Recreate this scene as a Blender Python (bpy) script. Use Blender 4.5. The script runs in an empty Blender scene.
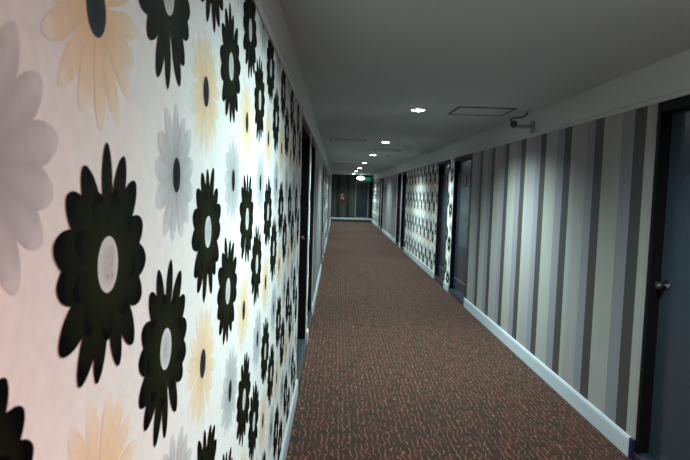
import bpy, bmesh, math, random
from mathutils import Matrix, Vector
random.seed(7)
PI = math.pi
S = bpy.context.scene
COL = S.collection

# ------------------------------------------------------------------ layout (metres, camera at x=0,y=0)
CAM_H = 1.5
XL, XR = -0.255, 1.755          # wall faces
CEIL = 2.26
DOOR_H = 2.035                  # door heads / top of the wallpaper
Y0, Y1 = -4.0, 27.4             # back wall / end wall
REC_L, REC_R = 0.085, 0.062     # how deep the door leaves sit in the walls
WT = 0.16                       # wall thickness
OPEN_R = [(2.02, 3.10), (7.36, 8.43), (8.79, 9.72), (14.07, 14.95), (15.22, 16.15), (21.05, 21.9), (22.2, 22.95)]
OPEN_L = [(4.00, 5.34), (5.50, 6.60), (10.4, 11.5), (11.8, 12.95), (17.2, 18.2), (18.5, 19.5)]
FLOWER_L = [(Y0, 4.00), (5.34, 5.50), (11.5, 11.8), (12.95, 17.2), (18.2, 18.5)]
FLOWER_R = [(8.43, 8.79), (9.72, 14.07), (22.95, Y1)]

# ------------------------------------------------------------------ helpers
def srgb(r, g, b):
    f = lambda c: (c/12.92 if c <= .04045 else ((c+.055)/1.055)**2.4)
    return (f(r/255), f(g/255), f(b/255), 1)

def mat(name, col, rough=.5, metal=0, spec=.5, coat=0, emit=None, es=0):
    m = bpy.data.materials.new(name); m.use_nodes = True
    p = m.node_tree.nodes['Principled BSDF']
    p.inputs['Base Color'].default_value = col
    p.inputs['Roughness'].default_value = rough
    p.inputs['Metallic'].default_value = metal
    p.inputs['Specular IOR Level'].default_value = spec
    p.inputs['Coat Weight'].default_value = coat
    if emit:
        p.inputs['Emission Color'].default_value = emit
        p.inputs['Emission Strength'].default_value = es
    return m

def noisy(m, amount=.06, scale=6, bump=0.0, bscale=200):
    """slight procedural mottling of base colour and optional fine bump"""
    nt = m.node_tree; N = nt.nodes; L = nt.links; p = N['Principled BSDF']
    tc = N.new('ShaderNodeTexCoord'); no = N.new('ShaderNodeTexNoise')
    no.inputs['Scale'].default_value = scale; no.inputs['Detail'].default_value = 4
    L.new(tc.outputs['Object'], no.inputs['Vector'])
    mx = N.new('ShaderNodeMix'); mx.data_type = 'RGBA'
    c = list(p.inputs['Base Color'].default_value)
    mx.inputs[6].default_value = [c[0]*(1-amount), c[1]*(1-amount), c[2]*(1-amount), 1]
    mx.inputs[7].default_value = [min(1, c[0]*(1+amount)), min(1, c[1]*(1+amount)), min(1, c[2]*(1+amount)), 1]
    L.new(no.outputs['Fac'], mx.inputs[0]); L.new(mx.outputs[2], p.inputs['Base Color'])
    if bump:
        n2 = N.new('ShaderNodeTexNoise'); n2.inputs['Scale'].default_value = bscale
        b = N.new('ShaderNodeBump'); b.inputs['Strength'].default_value = bump; b.inputs['Distance'].default_value = .002
        L.new(tc.outputs['Object'], n2.inputs['Vector']); L.new(n2.outputs['Fac'], b.inputs['Height'])
        L.new(b.outputs['Normal'], p.inputs['Normal'])
    return m

def link(name, bm, mats, parent=None, smooth=False):
    me = bpy.data.meshes.new(name); bm.to_mesh(me); bm.free()
    for m in (mats if isinstance(mats, (list, tuple)) else [mats]): me.materials.append(m)
    if smooth:
        for p in me.polygons: p.use_smooth = True
    o = bpy.data.objects.new(name, me); COL.objects.link(o)
    if parent: o.parent = parent
    return o

def empty(name, loc, rotz=0):
    o = bpy.data.objects.new(name, None); COL.objects.link(o)
    o.location = loc; o.rotation_euler = (0, 0, rotz); o.empty_display_size = .05
    return o

def tag(o, label=None, cat=None, group=None, kind=None):
    if label: o['label'] = label
    if cat: o['category'] = cat
    if group: o['group'] = group
    if kind: o['kind'] = kind
    return o

def box(bm, x0, x1, y0, y1, z0, z1, mi=0, bevel=0):
    v = [bm.verts.new((x, y, z)) for x in (x0, x1) for y in (y0, y1) for z in (z0, z1)]
    F = [(0,1,3,2), (4,6,7,5), (0,4,5,1), (2,3,7,6), (0,2,6,4), (1,5,7,3)]
    fs = []
    for f in F:
        fc = bm.faces.new([v[i] for i in f]); fc.material_index = mi; fs.append(fc)
    if bevel:
        es = list({e for f in fs for e in f.edges})
        bmesh.ops.bevel(bm, geom=es, offset=bevel, segments=2, profile=.6, affect='EDGES')
    return fs

def frame_of(d):
    d = d.normalized()
    a = Vector((0, 0, 1)) if abs(d.z) < .9 else Vector((1, 0, 0))
    u = d.cross(a).normalized(); return u, d.cross(u).normalized()

def lathe(bm, base, axis, prof, n=24, mi=0, cap=True):
    """prof: list of (distance along axis, radius)"""
    base = Vector(base); axis = Vector(axis).normalized(); u, w = frame_of(axis)
    rings = []
    for t, r in prof:
        rings.append([bm.verts.new(base+axis*t+(u*math.cos(2*PI*k/n)+w*math.sin(2*PI*k/n))*max(r, 1e-5)) for k in range(n)])
    for a, b in zip(rings, rings[1:]):
        for k in range(n):
            f = bm.faces.new([a[k], a[(k+1) % n], b[(k+1) % n], b[k]]); f.material_index = mi; f.smooth = True
    if cap:
        f = bm.faces.new(rings[0][::-1]); f.material_index = mi
        f = bm.faces.new(rings[-1]); f.material_index = mi
    return rings

def tube(bm, pts, r, n=10, mi=0):
    pts = [Vector(p) for p in pts]; rings = []
    u = None
    for i, p in enumerate(pts):
        d = (pts[min(i+1, len(pts)-1)]-pts[max(i-1, 0)]).normalized()
        if u is None: u, w = frame_of(d)
        u = (u-d*u.dot(d)).normalized(); w = d.cross(u)
        rr = r[i] if isinstance(r, (list, tuple)) else r
        rings.append([bm.verts.new(p+(u*math.cos(2*PI*k/n)+w*math.sin(2*PI*k/n))*rr) for k in range(n)])
    for a, b in zip(rings, rings[1:]):
        for k in range(n):
            f = bm.faces.new([a[k], a[(k+1) % n], b[(k+1) % n], b[k]]); f.material_index = mi; f.smooth = True
    bm.faces.new(rings[0][::-1]).material_index = mi
    bm.faces.new(rings[-1]).material_index = mi

def bez(p0, p1, p2, p3, n=14):
    P = [Vector(p) for p in (p0, p1, p2, p3)]
    return [P[0]*(1-t)**3+P[1]*3*t*(1-t)**2+P[2]*3*t*t*(1-t)+P[3]*t**3 for t in [i/n for i in range(n+1)]]

def new(): return bmesh.new()
def fixn(bm): bmesh.ops.recalc_face_normals(bm, faces=bm.faces); return bm

# ------------------------------------------------------------------ materials
white_paint = noisy(mat('white_paint', (.60, .63, .62, 1), .55, spec=.3), .04, 3, .15, 120)
ceiling_paint = noisy(mat('ceiling_paint', (.53, .58, .59, 1), .7, spec=.2), .05, 2, .2, 90)
base_white = noisy(mat('baseboard_white', (.50, .53, .58, 1), .45), .04, 4)
black_frame = noisy(mat('black_door_frame', (.004, .004, .0055, 1), .5, spec=.15), .2, 8)
leaf_blue = noisy(mat('navy_door_leaf', (.030, .042, .060, 1), .25, spec=.6, coat=.4), .1, 3)
kick = noisy(mat('kick_panel_grey', (.035, .040, .048, 1), .3), .1, 5)
kick_line = mat('kick_panel_line', (.16, .19, .22, 1), .4)
stone = noisy(mat('threshold_stone', (.022, .030, .040, 1), .35, spec=.5), .35, 30)
chrome = noisy(mat('chrome', (.30, .30, .31, 1), .08, metal=1), .05, 9)
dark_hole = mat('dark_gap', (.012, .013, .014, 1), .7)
plastic_white = noisy(mat('white_plastic', (.62, .64, .62, 1), .4), .04, 20)
grey_metal = noisy(mat('grey_camera_metal', (.36, .38, .38, 1), .4), .08, 20)
black_plastic = noisy(mat('black_plastic', (.01, .01, .012, 1), .25), .2, 20)
glass_black = noisy(mat('lens_glass', (.004, .004, .006, 1), .05, spec=.8), .2, 20)
red_sign = noisy(mat('dark_red_card', (.045, .009, .011, 1), .4), .15, 10)
pale_sign = noisy(mat('pale_print', (.40, .28, .28, 1), .5), .05, 10)
navy_cap = noisy(mat('navy_cap', (.008, .01, .05, 1), .4), .1, 10)
green_lit = mat('exit_green', (.0, .25, .1, 1), .4, emit=(.02, .75, .35, 1), es=.10)
white_lit = mat('exit_white', (.8, .9, .85, 1), .4, emit=(.7, 1, .9, 1), es=3)
lens_emit = mat('downlight_lens', (.9, .9, .9, 1), .4, emit=(.90, .95, 1, 1), es=60)
lamp_emit = mat('lamp_bowl_glow', (.9, .95, .9, 1), .4, emit=(.72, 1, .88, 1), es=3.2)

leaf_blue.node_tree.nodes['Principled BSDF'].inputs['Coat Roughness'].default_value = .13
# floral paper: the printed colours sit in a colour attribute of the mesh
def floral_mat():
    m = bpy.data.materials.new('daisy_wallpaper'); m.use_nodes = True
    nt = m.node_tree; N = nt.nodes; L = nt.links; p = N['Principled BSDF']
    a = N.new('ShaderNodeAttribute'); a.attribute_name = 'Print'
    tc = N.new('ShaderNodeTexCoord'); no = N.new('ShaderNodeTexNoise'); no.inputs['Scale'].default_value = 60; no.inputs['Detail'].default_value = 6
    L.new(tc.outputs['Object'], no.inputs['Vector'])
    mr = N.new('ShaderNodeMapRange'); mr.inputs['To Min'].default_value = .88; mr.inputs['To Max'].default_value = 1.08
    L.new(no.outputs['Fac'], mr.inputs['Value'])
    mx = N.new('ShaderNodeMix'); mx.data_type = 'RGBA'; mx.blend_type = 'MULTIPLY'; mx.inputs[0].default_value = 1
    L.new(a.outputs['Color'], mx.inputs[6]); L.new(mr.outputs[0], mx.inputs[7])
    L.new(mx.outputs[2], p.inputs['Base Color'])
    b = N.new('ShaderNodeBump'); b.inputs['Strength'].default_value = .12; b.inputs['Distance'].default_value = .001
    n2 = N.new('ShaderNodeTexNoise'); n2.inputs['Scale'].default_value = 350
    L.new(tc.outputs['Object'], n2.inputs['Vector']); L.new(n2.outputs['Fac'], b.inputs['Height']); L.new(b.outputs['Normal'], p.inputs['Normal'])
    p.inputs['Roughness'].default_value = .6; p.inputs['Specular IOR Level'].default_value = .03
    return m
floral = floral_mat()

def striped_mat(name, axis, phase, period, stops):
    m = bpy.data.materials.new(name); m.use_nodes = True
    nt = m.node_tree; N = nt.nodes; L = nt.links; p = N['Principled BSDF']
    tc = N.new('ShaderNodeTexCoord'); sp = N.new('ShaderNodeSeparateXYZ'); L.new(tc.outputs['Object'], sp.inputs[0])
    s = N.new('ShaderNodeMath'); s.operation = 'SUBTRACT'; s.inputs[1].default_value = phase-period*50
    L.new(sp.outputs[axis], s.inputs[0])
    d = N.new('ShaderNodeMath'); d.operation = 'DIVIDE'; d.inputs[1].default_value = period; L.new(s.outputs[0], d.inputs[0])
    fr = N.new('ShaderNodeMath'); fr.operation = 'FRACT'; L.new(d.outputs[0], fr.inputs[0])
    cr = N.new('ShaderNodeValToRGB'); cr.color_ramp.interpolation = 'CONSTANT'
    els = cr.color_ramp.elements
    els[0].position = stops[0][0]; els[0].color = stops[0][1]
    els[1].position = stops[1][0]; els[1].color = stops[1][1]
    for q, c in stops[2:]:
        e = els.new(q); e.color = c
    L.new(fr.outputs[0], cr.inputs[0])
    # fine vertical threads
    mp = N.new('ShaderNodeMapping'); mp.inputs['Scale'].default_value = (260, 260, 2.5); L.new(tc.outputs['Object'], mp.inputs[0])
    no = N.new('ShaderNodeTexNoise'); no.inputs['Scale'].default_value = 1; no.inputs['Detail'].default_value = 3; L.new(mp.outputs[0], no.inputs['Vector'])
    mr = N.new('ShaderNodeMapRange'); mr.inputs['To Min'].default_value = .8; mr.inputs['To Max'].default_value = 1.2; L.new(no.outputs['Fac'], mr.inputs[0])
    mx = N.new('ShaderNodeMix'); mx.data_type = 'RGBA'; mx.blend_type = 'MULTIPLY'; mx.inputs[0].default_value = 1
    L.new(cr.outputs[0], mx.inputs[6]); L.new(mr.outputs[0], mx.inputs[7]); L.new(mx.outputs[2], p.inputs['Base Color'])
    p.inputs['Roughness'].default_value = .5; p.inputs['Specular IOR Level'].default_value = .3
    return m
DK = (.062, .057, .057, 1); LV = (.235, .222, .245, 1); LT = (.345, .326, .308, 1); LT2 = (.315, .288, .29, 1)
striped = striped_mat('striped_wallpaper', 1, 3.20, 1.018, [
    (0, DK), (.124, LV), (.262, LT), (.50, DK), (.618, LV), (.732, (.305, .28, .285, 1)), (.77, LT2), (.93, LT)])
end_striped = striped_mat('dark_striped_wallpaper', 0, .02, .46, [
    (0, (.010, .010, .009, 1)), (.33, (.036, .044, .039, 1)), (.62, (.048, .055, .049, 1)), (.9, (.034, .042, .038, 1))])

def carpet_mat():
    m = bpy.data.materials.new('patterned_carpet'); m.use_nodes = True
    nt = m.node_tree; N = nt.nodes; L = nt.links; p = N['Principled BSDF']
    tc = N.new('ShaderNodeTexCoord')
    # distorted coordinates
    n1 = N.new('ShaderNodeTexNoise'); n1.inputs['Scale'].default_value = 18; n1.inputs['Detail'].default_value = 1
    L.new(tc.outputs['Object'], n1.inputs['Vector'])
    sc = N.new('ShaderNodeVectorMath'); sc.operation = 'SCALE'; sc.inputs['Scale'].default_value = .065
    L.new(n1.outputs['Color'], sc.inputs[0])
    ad = N.new('ShaderNodeVectorMath'); ad.operation = 'ADD'; L.new(tc.outputs['Object'], ad.inputs[0]); L.new(sc.outputs[0], ad.inputs[1])
    vo = N.new('ShaderNodeTexWave'); vo.bands_direction = 'X'; vo.inputs['Scale'].default_value = 9.2; vo.inputs['Distortion'].default_value = 0
    L.new(ad.outputs[0], vo.inputs['Vector'])
    line = N.new('ShaderNodeMapRange'); line.inputs['From Min'].default_value = .89; line.inputs['From Max'].default_value = .985
    L.new(vo.outputs['Fac'], line.inputs[0])
    # break the lines up
    n2 = N.new('ShaderNodeTexNoise'); n2.inputs['Scale'].default_value = 17; n2.inputs['Detail'].default_value = 1
    L.new(tc.outputs['Object'], n2.inputs['Vector'])
    brk = N.new('ShaderNodeMapRange'); brk.inputs['From Min'].default_value = .40; brk.inputs['From Max'].default_value = .50
    L.new(n2.outputs['Fac'], brk.inputs[0])
    mu = N.new('ShaderNodeMath'); mu.operation = 'MULTIPLY'; L.new(line.outputs[0], mu.inputs[0]); L.new(brk.outputs[0], mu.inputs[1])
    # base: dark brown / green-black / reddish patches with a ribbed weave
    n3 = N.new('ShaderNodeTexNoise'); n3.inputs['Scale'].default_value = 9; n3.inputs['Detail'].default_value = 5; n3.inputs['Roughness'].default_value = .7
    L.new(tc.outputs['Object'], n3.inputs['Vector'])
    cr = N.new('ShaderNodeValToRGB'); e = cr.color_ramp.elements
    e[0].position = .32; e[0].color = (.012, .012, .009, 1); e[1].position = .68; e[1].color = (.080, .019, .014, 1)
    k = e.new(.5); k.color = (.038, .016, .011, 1)
    L.new(n3.outputs['Fac'], cr.inputs[0])
    wv = N.new('ShaderNodeTexWave'); wv.bands_direction = 'Y'; wv.inputs['Scale'].default_value = 28; wv.inputs['Distortion'].default_value = .4
    L.new(tc.outputs['Object'], wv.inputs['Vector'])
    wr = N.new('ShaderNodeMapRange'); wr.inputs['To Min'].default_value = .65; wr.inputs['To Max'].default_value = 1.25; L.new(wv.outputs['Fac'], wr.inputs[0])
    mb = N.new('ShaderNodeMix'); mb.data_type = 'RGBA'; mb.blend_type = 'MULTIPLY'; mb.inputs[0].default_value = 1
    L.new(cr.outputs[0], mb.inputs[6]); L.new(wr.outputs[0], mb.inputs[7])
    n4 = N.new('ShaderNodeTexNoise'); n4.inputs['Scale'].default_value = 5
    L.new(tc.outputs['Object'], n4.inputs['Vector'])
    lc = N.new('ShaderNodeMix'); lc.data_type = 'RGBA'; lc.inputs[6].default_value = (.26, .098, .066, 1); lc.inputs[7].default_value = (.19, .115, .078, 1)
    L.new(n4.outputs['Fac'], lc.inputs[0])
    mx = N.new('ShaderNodeMix'); mx.data_type = 'RGBA'; L.new(mu.outputs[0], mx.inputs[0]); L.new(mb.outputs[2], mx.inputs[6]); L.new(lc.outputs[2], mx.inputs[7])
    L.new(mx.outputs[2], p.inputs['Base Color'])
    bp = N.new('ShaderNodeBump'); bp.inputs['Strength'].default_value = .5; bp.inputs['Distance'].default_value = .003
    L.new(wv.outputs['Fac'], bp.inputs['Height']); L.new(bp.outputs['Normal'], p.inputs['Normal'])
    p.inputs['Roughness'].default_value = .9; p.inputs['Specular IOR Level'].default_value = .15
    p.inputs['Sheen Weight'].default_value = .08; p.inputs['Sheen Roughness'].default_value = .5
    p.inputs['Sheen Tint'].default_value = (.8, .6, .5, 1)
    return m
carpet = carpet_mat()

# ------------------------------------------------------------------ daisies of the wallpaper
PAPER = (.80, .79, .79)
PX, PZ = .49, .53
def petal(bm, cl, cx, cz, ang, r0, R, W, off, cin, cmid, cedge, ctip, n, place):
    """petal polygons: midrib vertices carry other colours than the edge"""
    ca, sa = math.cos(ang), math.sin(ang)
    mid, lf, rt = [], [], []
    for i in range(n+1):
        t = math.sin(PI/2*i/n)
        r = r0+(R-r0)*t
        w = W*(.25+.75*min(1, t/.62)**1.1) if t < .62 else W*max(0, 1-((t-.62)/.38)**2)**.55
        c1 = [a+(b-a)*t for a, b in zip(cin, cmid)]; c2 = [a+(b-a)*t for a, b in zip(cin, cedge)]
        if t > .85: c1 = ctip; c2 = ctip
        mk = lambda s: place(cx+r*ca-s*w*sa, cz+r*sa+s*w*ca, off)
        mid.append((bm.verts.new(mk(0)), c1))
        if i == n: lf.append(mid[-1]); rt.append(mid[-1])
        else:
            lf.append((bm.verts.new(mk(1)), c2)); rt.append((bm.verts.new(mk(-1)), c2))
    for A, B in ((mid, lf), (rt, mid)):
        for i in range(n):
            q = [A[i], A[i+1], B[i+1], B[i]]
            if i == n-1: q = [A[i], A[i+1], B[i]]
            f = bm.faces.new([v for v, _ in q])
            for lp, (_, c) in zip(f.loops, q): lp[cl] = (*c, 1)

def disc(bm, cl, cx, cz, rx, rz, off, cin, cout, place, n=20):
    c = bm.verts.new(place(cx, cz, off)); ring = [bm.verts.new(place(cx+rx*math.cos(2*PI*k/n), cz+rz*math.sin(2*PI*k/n), off)) for k in range(n)]
    for k in range(n):
        f = bm.faces.new([c, ring[k], ring[(k+1) % n]])
        for lp, cc in zip(f.loops, (cin, cout, cout)): lp[cl] = (*cc, 1)

def flower(bm, cl, kind, cx, cz, place, seed, detail):
    rnd = random.Random(seed)
    n = 12 if detail else 6
    if kind in ('A', 'B'):
        N = 15; R0 = .131
        ph = .35 if kind == 'A' else .12
        for ring in (0, 1):
            for i in range(N if ring == 0 else 9):
                k = N if ring == 0 else 9
                a = ph+2*PI*i/k+rnd.uniform(-.07, .07)+ring*.2
                R = (R0*rnd.uniform(.90, 1.03))*(.97+.085*math.sin(a)**2) if ring == 0 else R0*.66
                d = (.0022, .0025, .002); e = (.0015, .0015, .002)
                if ring: d = (.005, .006, .0025)
                petal(bm, cl, cx, cz, a, .012, R, (.0145+.0095*abs(math.cos(a))) if ring == 0 else .017, .0008+.000012*i+ring*.0003, (.019, .023, .009), d, e, e, n, place)
        disc(bm, cl, cx, cz, .028, .032, .0014, (.40, .40, .42), (.62, .62, .63), place)
        if detail:
            for i in range(9):
                a = rnd.uniform(0, 6.28); q = rnd.uniform(0, .017)
                g = rnd.uniform(.32, .55)
                disc(bm, cl, cx+q*math.cos(a), cz+q*1.2*math.sin(a), .006, .007, .0015+.00001*i, (g, g, g), (.5, .5, .51), place, 8)
    elif kind == 'G':
        N = 13
        for i in range(N):
            a = .2+2*PI*i/N+rnd.uniform(-.05, .05)
            g = rnd.uniform(.97, 1.03)
            petal(bm, cl, cx, cz, a, .01, .112*rnd.uniform(.92, 1.04), .0150+.0055*abs(math.cos(a)), .0003+.000012*((i*5) % N), (.37*g, .38*g, .40*g), (.64*g, .64*g, .66*g), (.53*g, .535*g, .56*g), (.62*g, .62*g, .64*g), n, place)
        disc(bm, cl, cx, cz, .021, .028, .0007, (.012, .013, .012), (.022, .026, .026), place)
    else:
        N = 16
        for i in range(N):
            a = .1+2*PI*i/N+rnd.uniform(-.05, .05)
            g = rnd.uniform(.975, 1.02)
            petal(bm, cl, cx, cz, a, .01, .124*rnd.uniform(.9, 1.05), .0150, .0002+.000012*((i*5) % N), (.78*g, .54*g, .31*g), (.81*g, .74*g, .64*g), (.80*g, .69*g, .55*g), (.80*g, .74*g, .65*g), n, place)
        disc(bm, cl, cx, cz, .024, .029, .0007, (.013, .014, .02), (.035, .04, .06), place)

def floral_patch(bm, cl, side, ya, yb, z0=.0, z1=DOOR_H):
    """all printed flowers of one stretch of wall, clipped to it"""
    x = XL if side < 0 else XR
    tmp = new(); tcl = tmp.loops.layers.float_color.new('Print')
    place = lambda y, z, off: (x-side*off, y, z)
    sgn = 1 if side < 0 else -1
    ph = 0 if side < 0 else .10
    near = lambda y: -1.2 < y < 4.2 if side < 0 else y < 9
    m0 = int((ya-1)/PX)-1; m1 = int((yb+1)/PX)+2
    for kind, u0, h0 in (('P', .600, 1.68), ('G', .897, 1.516), ('A', .628, 1.409), ('B', .845, 1.250)):
        for m in range(m0, m1):
            y = (u0+m*PX) if sgn > 0 else (ph-(u0)+ (m+2)*PX)
            if y < ya-.14 or y > yb+.14: continue
            for r in range(-3, 3):
                h = h0+r*PZ
                if h < z0-.14 or h > z1+.14: continue
                flower(tmp, tcl, kind, y, h, place, ord(kind)+(r % 2)*7+(m % 3)*31, near(y))
    for co, no in (((0, ya, 0), (0, -1, 0)), ((0, yb, 0), (0, 1, 0)), ((0, 0, z0), (0, 0, -1)), ((0, 0, z1), (0, 0, 1))):
        bmesh.ops.bisect_plane(tmp, geom=tmp.verts[:]+tmp.edges[:]+tmp.faces[:], dist=1e-6, plane_co=co, plane_no=no, clear_outer=True)
    me = bpy.data.meshes.new('t'); tmp.to_mesh(me); tmp.free()
    bm.from_mesh(me); bpy.data.meshes.remove(me)

# ------------------------------------------------------------------ the long walls
def long_wall(name, side, opens, flowers):
    bm = new(); cl = bm.loops.layers.float_color.new('Print')
    x0, x1 = (XL-WT, XL) if side < 0 else (XR, XR+WT)
    segs = []; y = Y0
    for a, b in opens: segs.append((y, a)); y = b
    segs.append((y, Y1))
    for a, b in segs:                                   # papered stretches (0 floral, 1 striped, 2 paint)
        fl = any(abs(a-f[0]) < .01 and abs(b-f[1]) < .01 for f in flowers)
        box(bm, x0, x1, a, b, 0, DOOR_H, 0 if fl else 1)
    box(bm, x0, x1, Y0, Y1, DOOR_H, CEIL, 2)              # painted band above
    for f in bm.faces:
        for lp in f.loops: lp[cl] = (*PAPER, 1)
    fixn(bm)
    for a, b in segs:
        if any(abs(a-f[0]) < .01 and abs(b-f[1]) < .01 for f in flowers): floral_patch(bm, cl, side, a, b)
    o = link(name, bm, [floral, striped, white_paint])
    return tag(o, kind='structure')
long_wall('wall_left', -1, OPEN_L, FLOWER_L)
long_wall('wall_right', 1, OPEN_R, FLOWER_R)

# end wall, wall behind the camera, floor, ceiling
bm = new(); box(bm, XL-WT, XR+WT, Y1, Y1+.15, 0, CEIL); tag(link('wall_end', fixn(bm), end_striped), kind='structure')
bm = new(); box(bm, XL-WT, XR+WT, Y0-.15, Y0, 0, CEIL); tag(link('wall_back', fixn(bm), white_paint), kind='structure')
bm = new(); box(bm, XL-WT-.02, XR+WT+.02, Y0-.15, Y1+.15, -.12, 0); tag(link('floor', fixn(bm), carpet), kind='structure')
bm = new(); box(bm, XL-WT-.02, XR+WT+.02, Y0-.15, Y1+.15, CEIL, CEIL+.12); tag(link('ceiling', fixn(bm), ceiling_paint), kind='structure')

# baseboards: pieces between the door openings, with a rounded top
def base_profile(bm, side, a, b, h=.118, t=.016):
    x = XL if side < 0 else XR
    pr = [(0, 0), (t, 0), (t, h-.02), (t*.8, h-.008), (t*.45, h), (0, h)]
    r1 = [bm.verts.new((x-side*p, a, z)) for p, z in pr]; r2 = [bm.verts.new((x-side*p, b, z)) for p, z in pr]
    n = len(pr)
    for i in range(n): bm.faces.new([r1[i], r1[(i+1) % n], r2[(i+1) % n], r2[i]])
    bm.faces.new(r1); bm.faces.new(r2)
for name, side, opens in (('baseboard_left', -1, OPEN_L), ('baseboard_right', 1, OPEN_R)):
    bm = new(); y = Y0
    for a, b in opens+[(Y1, Y1)]:
        base_profile(bm, side, y, a); y = b
    bo = tag(link(name, fixn(bm), base_white), kind='structure')
    if side > 0:
        bm = new(); box(bm, XR-.0185, XR-.0002, 3.0935, 3.128, .0005, .121, bevel=.001)
        tag(link('end_cap', fixn(bm), navy_cap, bo), label='dark blue end of the white skirting')
# end wall: dark strip along the floor under a pale board
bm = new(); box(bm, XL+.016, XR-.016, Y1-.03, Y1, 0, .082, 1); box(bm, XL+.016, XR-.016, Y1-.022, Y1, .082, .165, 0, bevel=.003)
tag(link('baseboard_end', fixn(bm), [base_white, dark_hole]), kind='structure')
# slim mouldings along the top of the wallpaper
for n_, side in ((1, -1), (2, 1)):
    x = XL if side < 0 else XR
    bm = new()
    pr = [(0, -.004), (.007, -.004), (.010, .001), (.007, .007), (.012, .013), (.009, .022), (.004, .028), (0, .030)]
    r1 = [bm.verts.new((x-side*p, Y0, DOOR_H+z)) for p, z in pr]; r2 = [bm.verts.new((x-side*p, Y1, DOOR_H+z)) for p, z in pr]
    for i in range(len(pr)): bm.faces.new([r1[i], r1[(i+1) % len(pr)], r2[(i+1) % len(pr)], r2[i]])
    bm.faces.new(r1); bm.faces.new(r2)
    tag(link('trim_%d' % n_, fixn(bm), white_paint), kind='structure')

# ------------------------------------------------------------------ doors
door_no = [0]
def lever(parent, x, y, z, out, along):
    """round rose, neck and a lever that runs back over the leaf; out = direction into the corridor (x), along = sign in y"""
    bm = new()
    lathe(bm, (x, y, z), (out, 0, 0), [(0, .026), (.004, .026), (.008, .022), (.009, .011)], 22)
    tube(bm, [(x+out*.006, y, z), (x+out*.036, y, z)], .0095, 12)
    tube(bm, bez((x+out*.034, y, z), (x+out*.052, y, z), (x+out*.050, y+along*.03, z), (x+out*.047, y+along*.115, z-.004)), [.0095]*8+[.0085]*7, 12)
    return link('door_handle', fixn(bm), chrome, parent)
def knob(parent, x, y, z, out):
    bm = new()
    lathe(bm, (x, y, z), (out, 0, 0), [(0, .029), (.004, .029), (.008, .024), (.010, .012), (.024, .010), (.030, .015), (.037, .021), (.046, .0235), (.054, .021), (.060, .013), (.062, .004)], 28)
    return link('door_handle', fixn(bm), chrome, parent)

def door(side, a, b, handle='far', kind='lever', sign=False, kickp=True):
    door_no[0] += 1
    xf = XL if side < 0 else XR; rec = REC_L if side < 0 else REC_R; o = side      # o: direction into the wall
    root = empty('door_%d' % door_no[0], (xf, (a+b)/2, 0)); tag(root, kind='structure')
    hw = (b-a)/2; J = .036; lip = .008 if side < 0 else .0015
    X = lambda d: o*d                                   # depth behind the wall face -> local x
    g = .0015; zt = DOOR_H-g
    def bx(bm, d0, d1, y0, y1, z0, z1, mi=0, bev=0):
        box(bm, min(X(d0), X(d1)), max(X(d0), X(d1)), y0, y1, z0, z1, mi, bev)
    bm = new()
    if side < 0:                                        # pale reveal in front of the black frame
        pass
    bx(bm, lip, rec+.05, -hw+g, -hw+J, .0, zt, 0, .003); bx(bm, lip, rec+.05, hw-J, hw-g, .0, zt, 0, .003)
    bx(bm, lip, rec+.05, -hw+J, hw-J, zt-J*1.6, zt, 0, .003)
    link('door_frame', fixn(bm), black_frame, root)
    bm = new(); bx(bm, rec, rec+.045, -hw+J+.002, hw-J-.002, .062, zt-J*1.6-.003, 0, .002)
    if side > 0 and abs(a-7.36) < .01: bmesh.ops.rotate(bm, verts=bm.verts, cent=(rec+.02, 0, 0), matrix=Matrix.Rotation(math.radians(.5), 3, 'Z'))   # stands a hair ajar
    leaf = link('door_leaf', fixn(bm), leaf_blue, root)
    bm = new(); bx(bm, -.006, rec+.05, -hw+.004, hw-.004, .0, .050, 0, .006)
    bx(bm, .012, rec+.05, -hw+J+.001, hw-J-.001, .050, .060, 0, .003)
    link('threshold', fixn(bm), stone, root)
    if kickp:
        bm = new(); bx(bm, rec-.003, rec+.002, -hw+J+.05, hw-J-.05, .085, .235, 0, .001)
        kp = link('kick_panel', fixn(bm), kick, root)
        bm = new(); bx(bm, rec-.0055, rec-.0005, -hw+J+.05, hw-J-.05, .236, .246, 0, .001)
        link('panel_edge', fixn(bm), kick_line, kp)
    hy = (hw-J-.065) if handle == 'far' else -(hw-J-.065)
    (lever(root, X(rec), hy, 1.045, -o, -1 if handle == 'far' else 1) if kind == 'lever' else knob(root, X(rec), hy, 1.035, -o))
    bm = new(); lathe(bm, (X(rec-.001), 0, 1.545), (-o, 0, 0), [(0, .010), (.003, .010), (.004, .006)], 14)
    link('peephole', fixn(bm), black_plastic, root)
    if sign:
        bm = new(); bx(bm, rec-.007, rec-.001, -.06, .06, 1.60, 1.735, 0, .002)
        tube(bm, [(X(rec-.004), -.03, 1.735), (X(rec-.004), 0, 1.80), (X(rec-.004), .03, 1.735)], .0015, 6)
        pl = link('hanging_sign', fixn(bm), red_sign, root)
        tag(pl, label='dark red card with a pale mark')
        bm = new(); bx(bm, rec-.0085, rec-.0065, -.022, .022, 1.625, 1.700, 0, .0005)
        lathe(bm, (X(rec-.0065), 0, 1.712), (-o, 0, 0), [(0, .011), (.0015, .011)], 12)
        link('printed_mark', fixn(bm), pale_sign, pl)
    return root
spec_r = [('far', 'knob', False), ('near', 'knob', True), ('far', 'lever', True), ('far', 'lever', True), ('far', 'lever', True), ('far', 'lever', False), ('far', 'lever', False)]
for (a, b), (h, k, s) in zip(OPEN_R, spec_r): door(1, a, b, h, k, s, a > 3)
for (a, b) in OPEN_L: door(-1, a, b, 'far', 'lever', False)

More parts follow.
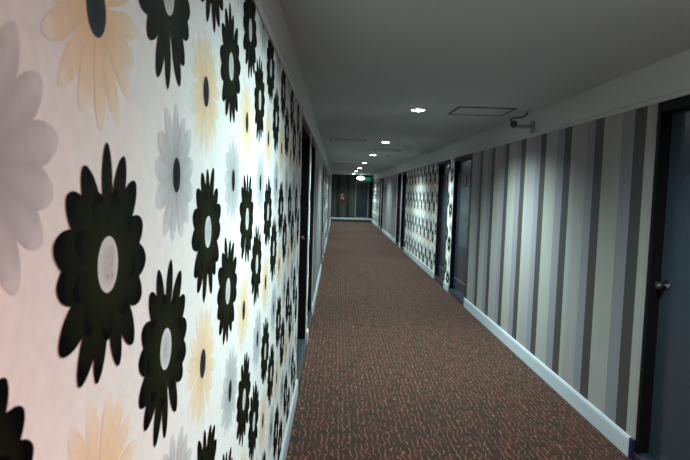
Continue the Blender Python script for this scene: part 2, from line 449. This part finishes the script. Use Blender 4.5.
# door at the end of the corridor, in the end wall, standing one step up
door_no[0] += 1
er = tag(empty('door_%d' % door_no[0], (1.255, Y1, .165)), kind='structure')
bm = new()
for x0, x1, z0, z1 in ((-.335, -.285, 0, 1.80), (.265, .315, 0, 1.80), (-.285, .265, 1.75, 1.80), (-.285, .265, 0, .05)):
    box(bm, x0, x1, -.028, 0, z0, z1, 0, .003)
link('door_frame', fixn(bm), noisy(mat('sage_frame', (.14, .19, .18, 1), .5), .05), er)
bm = new(); box(bm, -.284, .264, -.014, 0, .051, 1.749, 0, .002)
link('door_leaf', fixn(bm), noisy(mat('dark_far_leaf', (.010, .013, .022, 1), .4), .1), er)
bm = new()
lathe(bm, (-.225, -.014, .87), (0, -1, 0), [(0, .026), (.004, .026), (.009, .012), (.03, .011), (.036, .02), (.055, .026), (.066, .012)], 18)
link('door_handle', fixn(bm), chrome, er)
# black upright strip in the right-hand far corner
bm = new(); box(bm, 1.625, XR, Y1-.034, Y1, .166, DOOR_H-.006, 0, .003)
tag(link('trim_3', fixn(bm), black_frame), kind='structure')

# ------------------------------------------------------------------ recessed downlights
LIGHTS = [(-1.15, .73), (1.75, .73), (5.21, .728), (8.68, .732), (11.79, .738), (15.3, .744), (18.75, .744), (22.25, .745), (25.6, .75)]
def downlight():
    root = empty('recessed_downlight', (0, 0, CEIL))
    bm = new()
    lathe(bm, (0, 0, 0), (0, 0, -1), [(.0, .074), (.003, .074), (.006, .070), (.007, .062), (.002, .057), (.0005, .057)], 32, cap=False)
    link('trim_ring', fixn(bm), plastic_white, root)
    bm = new(); lathe(bm, (0, 0, -.0006), (0, 0, -1), [(0, .0565), (.006, .0565), (.0095, .05), (.0115, .035), (.0125, .012)], 28)
    link('lens', fixn(bm), lens_emit, root)
    return root
def copy_tree(o, parent=None):
    c = o.copy(); COL.objects.link(c)
    if parent: c.parent = parent
    for ch in list(o.children): copy_tree(ch, c)
    return c
where = {1: None, 2: 'lit round recessed downlight nearest in view, left of the large ceiling hatch',
         3: 'second lit round downlight down the corridor, before the wide hatch line',
         4: 'third lit round downlight down the corridor ceiling',
         5: 'fourth lit round downlight down the corridor ceiling',
         6: 'fifth lit round downlight, small and far down the ceiling',
         7: 'sixth lit round downlight, tiny, last but one before the end wall',
         8: 'seventh lit round downlight, farthest, right in front of the end wall'}
proto = downlight(); first = True
for i, (y, x) in enumerate(LIGHTS):
    if i < 2: vis = False
    else: vis = True
    if first: r = proto; first = False
    else: r = copy_tree(proto)
    r.location = (x, y, CEIL)
    tag(r, {0: 'added warm downlight, unseen behind the viewpoint, tinting the near-left wall', 1: 'lit round recessed downlight overhead, just above the top of the view'}.get(i, where.get(i)), 'ceiling light', 'recessed downlights along the corridor ceiling')

def spot(name, loc, power, col, size=144, blend=1, rad=.045):
    l = bpy.data.lights.new(name, 'SPOT'); l.energy = power; l.color = col; l.spot_size = math.radians(size); l.spot_blend = blend; l.shadow_soft_size = rad
    o = bpy.data.objects.new(name, l); COL.objects.link(o); o.location = loc
    return o
for i, (y, x) in enumerate(LIGHTS):
    col = (1.0, .42, .33) if i == 0 else (.72, 1.0, .97)  # first lamp is added out of view, warm, to tint the near-left wall
    pw = {0: 400, 1: 200, 2: 430}.get(i, 320)
    spot('downlight_beam', (x, y, CEIL-.03), pw, col, 164 if i < 2 else 148, .7 if i < 2 else .9)

# ------------------------------------------------------------------ ceiling access hatches
def hatch(x0, x1, y0, y1, label, name='access_hatch'):
    cx, cy = (x0+x1)/2, (y0+y1)/2
    root = empty(name, (cx, cy, CEIL)); tag(root, label, 'ceiling hatch', 'access hatches in the ceiling')
    hx, hy = (x1-x0)/2, (y1-y0)/2; g = .014
    bm = new()
    for a, b, c, d in ((-hx, -hx+g, -hy, hy), (hx-g, hx, -hy, hy), (-hx+g, hx-g, -hy, -hy+g), (-hx+g, hx-g, hy-g, hy)):
        box(bm, a, b, c, d, -.007, -.0003)
    link('frame', fixn(bm), dark_hole, root)
    bm = new(); box(bm, -hx+g, hx-g, -hy+g, hy-g, -.0035, -.0003, 0, .0005)
    link('hatch_panel', fixn(bm), ceiling_paint, root)
    return root
hatch(1.045, 1.56, 4.94, 5.42, 'square ceiling hatch with dark edge beside the wall camera')
hatch(-.11, .42, 8.38, 8.66, 'wide narrow ceiling hatch on the left, beyond the second downlight')
hatch(.69, 1.15, 10.2, 10.62, 'ceiling hatch right of the row of downlights, beyond the wide one')
hatch(-.13, .33, 15.6, 16.0, 'far ceiling hatch by the left wall, beyond the third downlight')
# smoke detector
root = empty('smoke_detector', (1.06, 11.74, CEIL)); tag(root, 'small round white detector on the ceiling, right of the downlights', 'smoke detector')
bm = new(); lathe(bm, (0, 0, 0), (0, 0, -1), [(0, .055), (.012, .055), (.018, .048), (.02, .03)], 24); link('base', fixn(bm), plastic_white, root)
bm = new(); lathe(bm, (0, 0, -.0195), (0, 0, -1), [(0, .029), (.012, .027), (.017, .015)], 20); link('sensor_head', fixn(bm), grey_metal, root)

# ------------------------------------------------------------------ security camera on the painted band
root = empty('security_camera', (XR, 5.08, 2.125)); tag(root, 'small grey security camera on a wall bracket above the striped paper', 'security camera')
bm = new(); lathe(bm, (0, 0, 0), (-1, 0, 0), [(0, .040), (.010, .040), (.017, .033), (.020, .014)], 26)
box(bm, -.016, -.001, -.022, .022, -.055, .015, 0, .004)
link('mounting_plate', fixn(bm), grey_metal, root)
bm = new(); tube(bm, [(-.015, 0, -.002), (-.06, 0, -.004), (-.095, -.002, -.004), (-.118, -.004, -.004), (-.130, -.006, .004)], [.014, .013, .013, .013, .014], 14)
link('arm', fixn(bm), grey_metal, root)
bm = new()
d = Vector((-.35, -1, -.12)).normalized(); c0 = Vector((-.136, .02, .014))
lathe(bm, c0, d, [(-.03, .006), (-.026, .020), (-.01, .027), (.035, .028), (.052, .028), (.054, .025)], 26)
body = link('camera_body', fixn(bm), grey_metal, root)
bm = new(); lathe(bm, c0+d*.0535, d, [(0, .0245), (.002, .0245), (.003, .014)], 24); lathe(bm, c0+d*.056, d, [(0, .012), (.004, .010), (.006, .004)], 18)
link('lens', fixn(bm), glass_black, body)
bm = new(); tube(bm, bez((-.146, .045, .03), (-.185, .06, .095), (-.045, .02, .03), (-.042, .0, .1095), 18), .0055, 8)
link('cable', fixn(bm), black_plastic, root)
root.scale = (1.22, 1.22, 1.22)

# ------------------------------------------------------------------ far end: exit sign, lamp, red fire cabinet
root = empty('exit_sign', (1.52, Y1, 1.975)); tag(root, 'small green lit sign over the door in the end wall', 'exit sign')
bm = new(); box(bm, -.165, .165, -.05, -.001, 0, .19, 0, .006); link('case', fixn(bm), green_lit, root)
bm = new(); box(bm, -.02, .02, -.053, -.0495, .03, .16, 0, .001); box(bm, -.09, -.05, -.053, -.0495, .05, .14, 0, .001)
link('pictogram', fixn(bm), mat('exit_mark', (.1, .4, .25, 1), .5, emit=(.1, .8, .5, 1), es=.22), root)

root = empty('ceiling_lamp', (1.10, 25.9, CEIL)); tag(root, 'glowing bowl lamp hanging from the ceiling before the end wall', 'hanging lamp')
bm = new(); lathe(bm, (0, 0, 0), (0, 0, -1), [(0, .055), (.012, .055), (.028, .02), (.03, .012), (.09, .012), (.10, .03)], 20); link('stem', fixn(bm), plastic_white, root)
bm = new(); lathe(bm, (0, 0, -.095), (0, 0, -1), [(0, .04), (.02, .11), (.05, .17), (.09, .195), (.13, .18), (.165, .12), (.18, .03)], 28); link('bowl', fixn(bm), lamp_emit, root)

root = empty('wall_sign', (.297, Y1, .88)); tag(root, 'dark red sign with pale marks on the dark striped end wall', 'sign')
bm = new(); box(bm, -.25, .25, -.022, -.0005, 0, .66, 0, .004); link('board', fixn(bm), red_sign, root)
bm = new()
box(bm, -.075, -.035, -.0245, -.0215, .20, .44, 0, .001); box(bm, -.035, .03, -.0245, -.0215, .20, .24, 0, .001)
box(bm, .03, .08, -.0245, -.0215, .16, .34, 0, .001); lathe(bm, (.0, -.0215, .42), (0, -1, 0), [(0, .045), (.003, .045)], 18)
link('printed_mark', fixn(bm), pale_sign, root)

# ------------------------------------------------------------------ camera (18 mm on an APS-C sensor)
f = 560.0
Yv = Vector((-8.4, 40, -f)).normalized()
Uv = Vector((.03, 1, 0)); Uv.z = (Uv.x*Yv.x+Uv.y*Yv.y)/-Yv.z; Uv.normalize()
Xv = Yv.cross(Uv)
M = Matrix((Xv, Yv, Uv)).to_4x4(); M.translation = Vector((0, 0, CAM_H))
cd = bpy.data.cameras.new('camera'); cd.sensor_fit = 'HORIZONTAL'; cd.sensor_width = 22.2; cd.lens = f/690*22.2
cd.clip_start = .02; cd.clip_end = 100
cd.dof.use_dof = True; cd.dof.focus_distance = 2.6; cd.dof.aperture_fstop = 6.5
cam = bpy.data.objects.new('camera', cd); COL.objects.link(cam); cam.matrix_world = M
S.camera = cam

w = bpy.data.worlds.new('world'); S.world = w; w.use_nodes = True
w.node_tree.nodes['Background'].inputs[0].default_value = (.01, .012, .013, 1)
S.view_settings.view_transform = 'Standard'; S.view_settings.look = 'None'; S.view_settings.exposure = 0; S.view_settings.gamma = 1
S.view_settings.use_curve_mapping = False
S.cycles.max_bounces = 10; S.cycles.diffuse_bounces = 6
